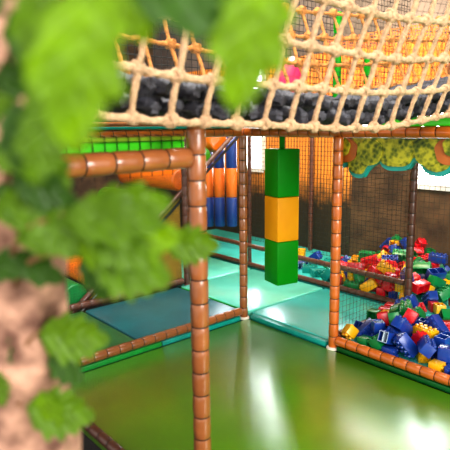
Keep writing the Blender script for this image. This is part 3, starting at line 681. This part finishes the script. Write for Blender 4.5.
 ('rear', 'green', 'S', (-3.5715, 5.2116, 0.2389), (0.1211, 0.827, 0.5432, 0.0795)),
 ('rear', 'red', 'L', (-3.673, 5.2844, 0.3281), (0.7235, 0.5994, 0.2184, 0.2637)),
 ('rear', 'red', 'S', (-3.494, 5.4778, 0.2942), (0.7595, 0.2098, 0.493, 0.3689)),
 ('rear', 'green', 'L', (-2.7856, 5.5479, 0.2654), (0.1464, 0.749, 0.6217, -0.1764)),
 ('rear', 'yellow', 'S', (-4.0194, 5.6977, 0.2216), (0.5021, -0.2506, -0.8273, -0.0258)),
 ('rear', 'red', 'S', (-3.3825, 5.8622, 0.268), (0.1141, -0.4885, -0.7618, -0.4098)),
 ('rear', 'yellow', 'S', (-3.6052, 5.489, 0.2254), (0.517, -0.4829, 0.4264, -0.5636)),
 ('rear', 'blue', 'L', (-3.0115, 5.723, 0.2708), (0.0954, 0.9289, 0.282, 0.2203)),
 ('rear', 'yellow', 'S', (-2.8071, 5.8276, 0.1784), (0.8343, -0.009, 0.3114, -0.4549)),
 ('rear', 'green', 'L', (-3.9055, 5.8612, 0.336), (0.6984, 0.6983, 0.1109, 0.1109)),
 ('rear', 'red', 'L', (-3.4631, 5.6087, 0.3088), (0.1695, 0.9514, -0.1474, 0.2107)),
 ('rear', 'red', 'L', (-3.6847, 5.5837, 0.3498), (0.6399, 0.7047, 0.058, 0.3009)),
 ('rear', 'blue', 'L', (-2.8544, 5.6585, 0.3247), (0.1863, -0.8297, -0.5134, 0.1153)),
 ('rear', 'green', 'L', (-3.067, 6.1364, 0.289), (0.3441, -0.8142, 0.4339, -0.1742)),
 ('rear', 'blue', 'L', (-3.5927, 5.8993, 0.3234), (0.9231, 0.2757, 0.0459, 0.2642)),
 ('rear', 'red', 'L', (-3.3008, 5.5225, 0.2413), (0.3178, -0.7034, -0.2437, -0.5873)),
 ('rear', 'green', 'L', (-3.0202, 5.6561, 0.3811), (0.8945, -0.4182, -0.1158, 0.1077)),
 ('rear', 'green', 'L', (-3.1957, 5.9864, 0.3173), (0.7551, 0.4849, 0.441, -0.0168)),
 ('rear', 'green', 'L', (-3.5334, 6.0516, 0.3709), (0.4633, 0.8644, 0.1721, 0.093)),
 ('rear', 'red', 'L', (-3.2738, 6.1235, 0.3355), (0.9265, 0.2715, -0.1655, 0.2012)),
]

def block_mesh(L):
    bm = bmesh.new(); bmesh.ops.create_cube(bm, size=1)
    for v in bm.verts: v.co = Vector((v.co.x * L, v.co.y * .1, v.co.z * .1 - .009))
    bmesh.ops.bevel(bm, geom=bm.edges[:], offset=.005, segments=2, affect='EDGES', profile=.5)
    f = min(bm.faces, key=lambda q: q.calc_center_median().z + (0 if q.calc_area() > .005 else 1))
    bmesh.ops.inset_region(bm, faces=[f], thickness=.004, use_even_offset=True)
    for v in f.verts: pass
    rimf = [q for q in bm.faces if q is not f and any(v in f.verts for v in q.verts)]
    for q in rimf: q.material_index = 1
    ret = bmesh.ops.extrude_discrete_faces(bm, faces=[f]); nf = ret['faces'][0]
    for v in nf.verts: v.co.z += .075
    bm.verts.index_update(); mb = MB()
    mb.v = [tuple(v.co) for v in bm.verts]; mb.f = [tuple(v.index for v in q.verts) for q in bm.faces]; mb.m = [q.material_index for q in bm.faces]
    bm.free()
    n = 2 if L > .15 else 1
    # cross rib inside the hollow underside
    for i in range(1, 2 * n):
        if n == 2 and i != 2: continue
        x = -L / 2 + L * i / (2 * n); mb.box((x - .004, -.047, -.0585), (x + .004, .047, -.01), 1)
    if n == 1: mb.box((-.004, -.047, -.0583), (.004, .047, -.01), 1)
    for i in range(2 * n):
        for j in range(2):
            cx = -L / 2 + .025 + .05 * i; cy = -.025 + .05 * j
            mb.sweep([(cx, cy, .040), (cx, cy, .056), (cx, cy, .059)], [.0155, .0155, .0135], n=14)
    return mb
cache = {}
info = []
for bi, (heap, colr, ln, loc, q) in enumerate(BLOCKS):
    key = (colr, ln, bi % 3 == 0)
    if key not in cache:
        rim = M['rim'] if (colr == 'blue' and bi % 3 == 0) else M[colr + '_b']
        o = block_mesh(.2 if ln == 'L' else .1).build('building_block', [M[colr + '_b'], rim])
        cache[key] = o
    else:
        o = cache[key].copy(); COL.objects.link(o)
    o.rotation_mode = 'QUATERNION'; o.rotation_quaternion = q; o.location = loc
    up = (Quaternion(q) @ Vector((0, 0, 1))).z
    pose = 'studs up' if up > .75 else 'underside up' if up < -.75 else 'on its side'
    x, y = pix(loc)
    if heap == 'front': zone = 'in the front heap'
    elif x < 408: zone = 'behind the low brown bars'
    else: zone = 'right of the back post'
    info.append((zone, colr, ln, pose, x, y, o))
ORD = ['first', 'second', 'third', 'fourth', 'fifth', 'sixth', 'seventh', 'eighth', 'ninth', 'tenth', 'eleventh', 'twelfth', 'thirteenth', 'fourteenth', 'fifteenth', 'sixteenth', 'seventeenth', 'eighteenth']
from collections import defaultdict
gr = defaultdict(list)
for t in info: gr[(t[0], t[1], t[2], t[3])].append(t)
for (zone, colr, ln, pose), L_ in gr.items():
    L_.sort(key=lambda t: t[4])
    size = 'long' if ln == 'L' else 'small'
    for i, t in enumerate(L_):
        if len(L_) == 1: lab = f'{size} {colr} block, {pose}, {zone}'
        elif i == 0: lab = f'leftmost {size} {colr} block, {pose}, {zone}'
        elif i == len(L_) - 1: lab = f'rightmost {size} {colr} block, {pose}, {zone}'
        else: lab = f'{size} {colr} block, {pose}, {ORD[i]} from left {zone}'
        tag(t[6], lab, 'building block', 'plastic building blocks ' + zone)

# ------------------------------------------------------------------ foreground artificial tree
tp = atd(26, 400, 1.12); tu = atd(-2, 60, 1.0)
tree = empty('artificial_tree', 'artificial tree with pink brown trunk and large green leaves close to the camera', 'tree', (tp.x, tp.y, -.6))
TB = tree.location
def trunk_pt(z):
    t = (z - tp.z) / (tu.z - tp.z); return tp.lerp(tu, t)
random.seed(3)
mb = MB(); pts = []; ra = []
n = 70
for i in range(n):
    z = -.6 + 3.6 * i / (n - 1); p = trunk_pt(z) if z > tp.z - .5 else Vector((*(trunk_pt(tp.z - .5).xy), z)); p.z = z; pts.append(p)
    ra.append(.112 - .016 * (z - .9) + .05 * max(0, .1 - z) + .006 * math.sin(i * 1.7) + .005 * math.sin(i * .73 + 1))
ra = [max(.05, r) for r in ra]
mb.sweep(pts, ra, n=28, lobes=7, depth=.12, twist=.8); local(mb, TB).build('trunk', M['bark'], tree)
def leaf_mesh(seed, lob=5, width=.40):
    rnd = random.Random(seed); NU = 26; NV = 4; vs = []; uv = []
    ph = rnd.random() * .3; bend = rnd.uniform(.1, .3); cup = rnd.uniform(.15, .35)
    for i in range(NU + 1):
        u = i / NU
        w = width * 1.12 * (max(0, math.sin(PI * min(1, u * .99 + .01) ** .72)) ** .95)
        saw = (u * lob + ph) % 1.0; w *= .70 + .46 * (saw if saw < .75 else (1 - saw) * 3) 
        for j in range(-NV, NV + 1):
            v = j / NV
            x = u + .10 * abs(v) * w / width * .8; y = v * w
            z = -bend * (u - .4) ** 2 + cup * abs(v) * w * .6 + .02 * math.sin(u * 14 + v * 3 + seed)
            vs.append((x, y, z)); uv.append((u, v))
    W = 2 * NV + 1
    fs = [(i * W + j, (i + 1) * W + j, (i + 1) * W + j + 1, i * W + j + 1) for i in range(NU) for j in range(2 * NV)]
    return vs, fs, uv
leaf_src = {}
def leaf(x, y, D, size_px, ang, tilt, m_, kind=0, roll=0, parent=tree):
    """base of the leaf at a photo point and depth; ang = direction of its tip in the view (deg, 0 right, 90 up)"""
    P = atd(x, y, D); s = size_px / F * D
    key = (m_, kind)
    if key not in leaf_src:
        vs, fs, uv = leaf_mesh(kind * 5 + 2, lob=(4, 5, 3)[kind % 3], width=(.33, .37, .27)[kind % 3])
        b = MB(); b.add(vs, fs); o = b.build('leaf', M[m_], parent)
        o.data.uv_layers.new(name='UVMap'); ul = o.data.uv_layers[0].data
        for lp in o.data.loops: ul[lp.index].uv = uv[lp.vertex_index]
        o.data.set_sharp_from_angle(angle=PI)
        leaf_src[key] = o
    else:
        o = leaf_src[key].copy(); COL.objects.link(o); o.parent = parent
    a = math.radians(ang); t = math.radians(tilt)
    X = (CR * math.cos(a) + CU * math.sin(a)) * math.cos(t) + FW * math.sin(t)
    Z = -FW - X * (-FW).dot(X); Z.normalize(); Y = Z.cross(X)
    R_ = Matrix((X, Y, Z)).transposed() @ Matrix.Rotation(math.radians(roll), 3, 'X')
    Mx = (R_ * s).to_4x4(); Mx.translation = P - TB
    o.matrix_local = Mx
    return P
random.seed(8)
B_, D_, K_ = 'leaf_bright', 'leaf_dark', 'leaf_mid'
LEAVES = [
 # x, y, depth, length px, tip angle, tilt, material, kind, roll
 (120,-24,.5,150,-12,8,D_,2,15),(268,-30,.50,148,-104,8,B_,2,10),(208,-22,.60,80,-70,10,K_,0,-15),(272,-30,.55,95,-145,8,K_,0,0),
 (90,-25,.46,185,-98,5,B_,2,5),(112,-30,.56,80,-62,5,B_,0,-20),(40,-30,.55,110,-100,10,K_,2,25),(70,35,.47,100,-99,5,B_,2,-10),
 (0,30,.62,85,-20,10,D_,2,0),(-10,85,.7,75,15,10,D_,2,20),(10,10,.66,80,-60,0,D_,2,0),(30,95,.7,75,-50,10,D_,0,20),(-15,150,.75,80,-10,10,K_,2,-10),
 (10,175,.78,75,-25,10,D_,2,10),(30,140,.8,66,-55,0,K_,0,0),(-10,215,.8,85,12,0,K_,2,15),(15,240,.8,85,10,5,K_,2,10),(62,217,.78,105,-3,5,K_,2,-10),
 (70,243,.82,112,4,0,B_,1,10),(88,226,.8,78,-32,5,K_,0,-15),(90,205,.8,86,2,10,K_,2,20),(165,243,1.1,56,-4,5,K_,1,10),(92,260,.82,84,-14,0,K_,1,-10),
 (85,250,.84,60,-70,10,D_,2,0),(130,255,.85,52,-45,10,K_,1,0),(38,335,1.0,72,-6,5,K_,1,5),(50,352,1.02,48,-45,0,D_,0,0),(26,408,1.0,70,-10,5,K_,1,-5),(40,392,1.0,52,-70,0,B_,0,10),
 (-15,330,1.0,48,-60,0,D_,0,0),(-10,370,1.0,40,-70,0,K_,1,0),(-20,275,.9,60,20,0,D_,2,0),(15,262,.9,55,-20,0,D_,2,0),(-20,120,.8,50,40,0,K_,2,0),
 (-20,20,.6,70,60,0,D_,2,0),(38,60,.6,90,-70,5,K_,0,10),(15,100,.62,80,-85,5,D_,2,0),(-5,185,.8,65,-40,5,D_,2,0),(46,100,.6,90,-100,5,K_,2,0),(40,200,.8,70,-60,0,K_,1,0)
]

for i, l in enumerate(LEAVES): leaf(*l)
TWIGS = [[(10,300,1.05),(30,262,.9),(80,252,.85),(140,248,1.0),(166,240,1.1)],[(10,270,1.0),(20,235,.82),(60,215,.8),(105,205,.8)],[(0,200,1.0),(10,170,.8),(40,120,.7),(60,60,.6),(110,-20,.55)],
 [(-5,100,1.0),(40,-10,.6),(120,-45,.55),(262,-40,.58)],[(15,360,1.06),(30,340,1.0),(40,330,1.0)],[(15,400,1.08),(20,405,1.0)]]

for tw in TWIGS:
    pts = smooth_poly([atd(*p) for p in tw], 6)
    mb = MB(); mb.sweep(pts, [.006 - .004 * i / len(pts) for i in range(len(pts))], n=8); local(mb, TB).build('branch', M['twig'], tree)

# ------------------------------------------------------------------ light
W = bpy.data.worlds.new('world'); SC.world = W; W.use_nodes = True
bg = W.node_tree.nodes['Background']; bg.inputs['Color'].default_value = (1, .97, .93, 1); bg.inputs['Strength'].default_value = 1.25
def area(loc, rot, size, power, col=(1, 1, 1), sy=None):
    l = bpy.data.lights.new('area_light', 'AREA'); l.energy = power; l.color = col; l.size = size
    if sy: l.shape = 'RECTANGLE'; l.size_y = sy
    o = bpy.data.objects.new('area_light', l); COL.objects.link(o); o.location = loc
    o.rotation_euler = (Vector(rot) - Vector(loc)).to_track_quat('-Z', 'Y').to_euler(); return o
area((-3.2, 2.6, 6.6), (-3.2, 3.4, 0), 4.5, 620, (1, .97, .92))
area((1.2, -1.6, 4.2), (-1.4, 2.0, 1.6), 2.5, 130, (1, .96, .9))
area((5.2, 1.2, 3.4), (-4, 3.6, .9), 4, 620, (1, .98, .95))  # unseen fill from the right, added to brighten upright faces
area((-6.8, 4.9, 3.3), (-6.6, 6.7, 2.0), 1.6, 45, (1, .66, .32))
area((-4.0, 5.2, 3.6), (-4.0, 6.7, 2.7), 1.6, 130, (1, .74, .44))
SC.view_settings.view_transform = 'Standard'; SC.view_settings.look = 'Medium High Contrast'; SC.view_settings.exposure = 0.05; SC.view_settings.gamma = 1
SC.cycles.use_denoising = True; SC.cycles.max_bounces = 6; SC.cycles.caustics_reflective = False; SC.cycles.caustics_refractive = False
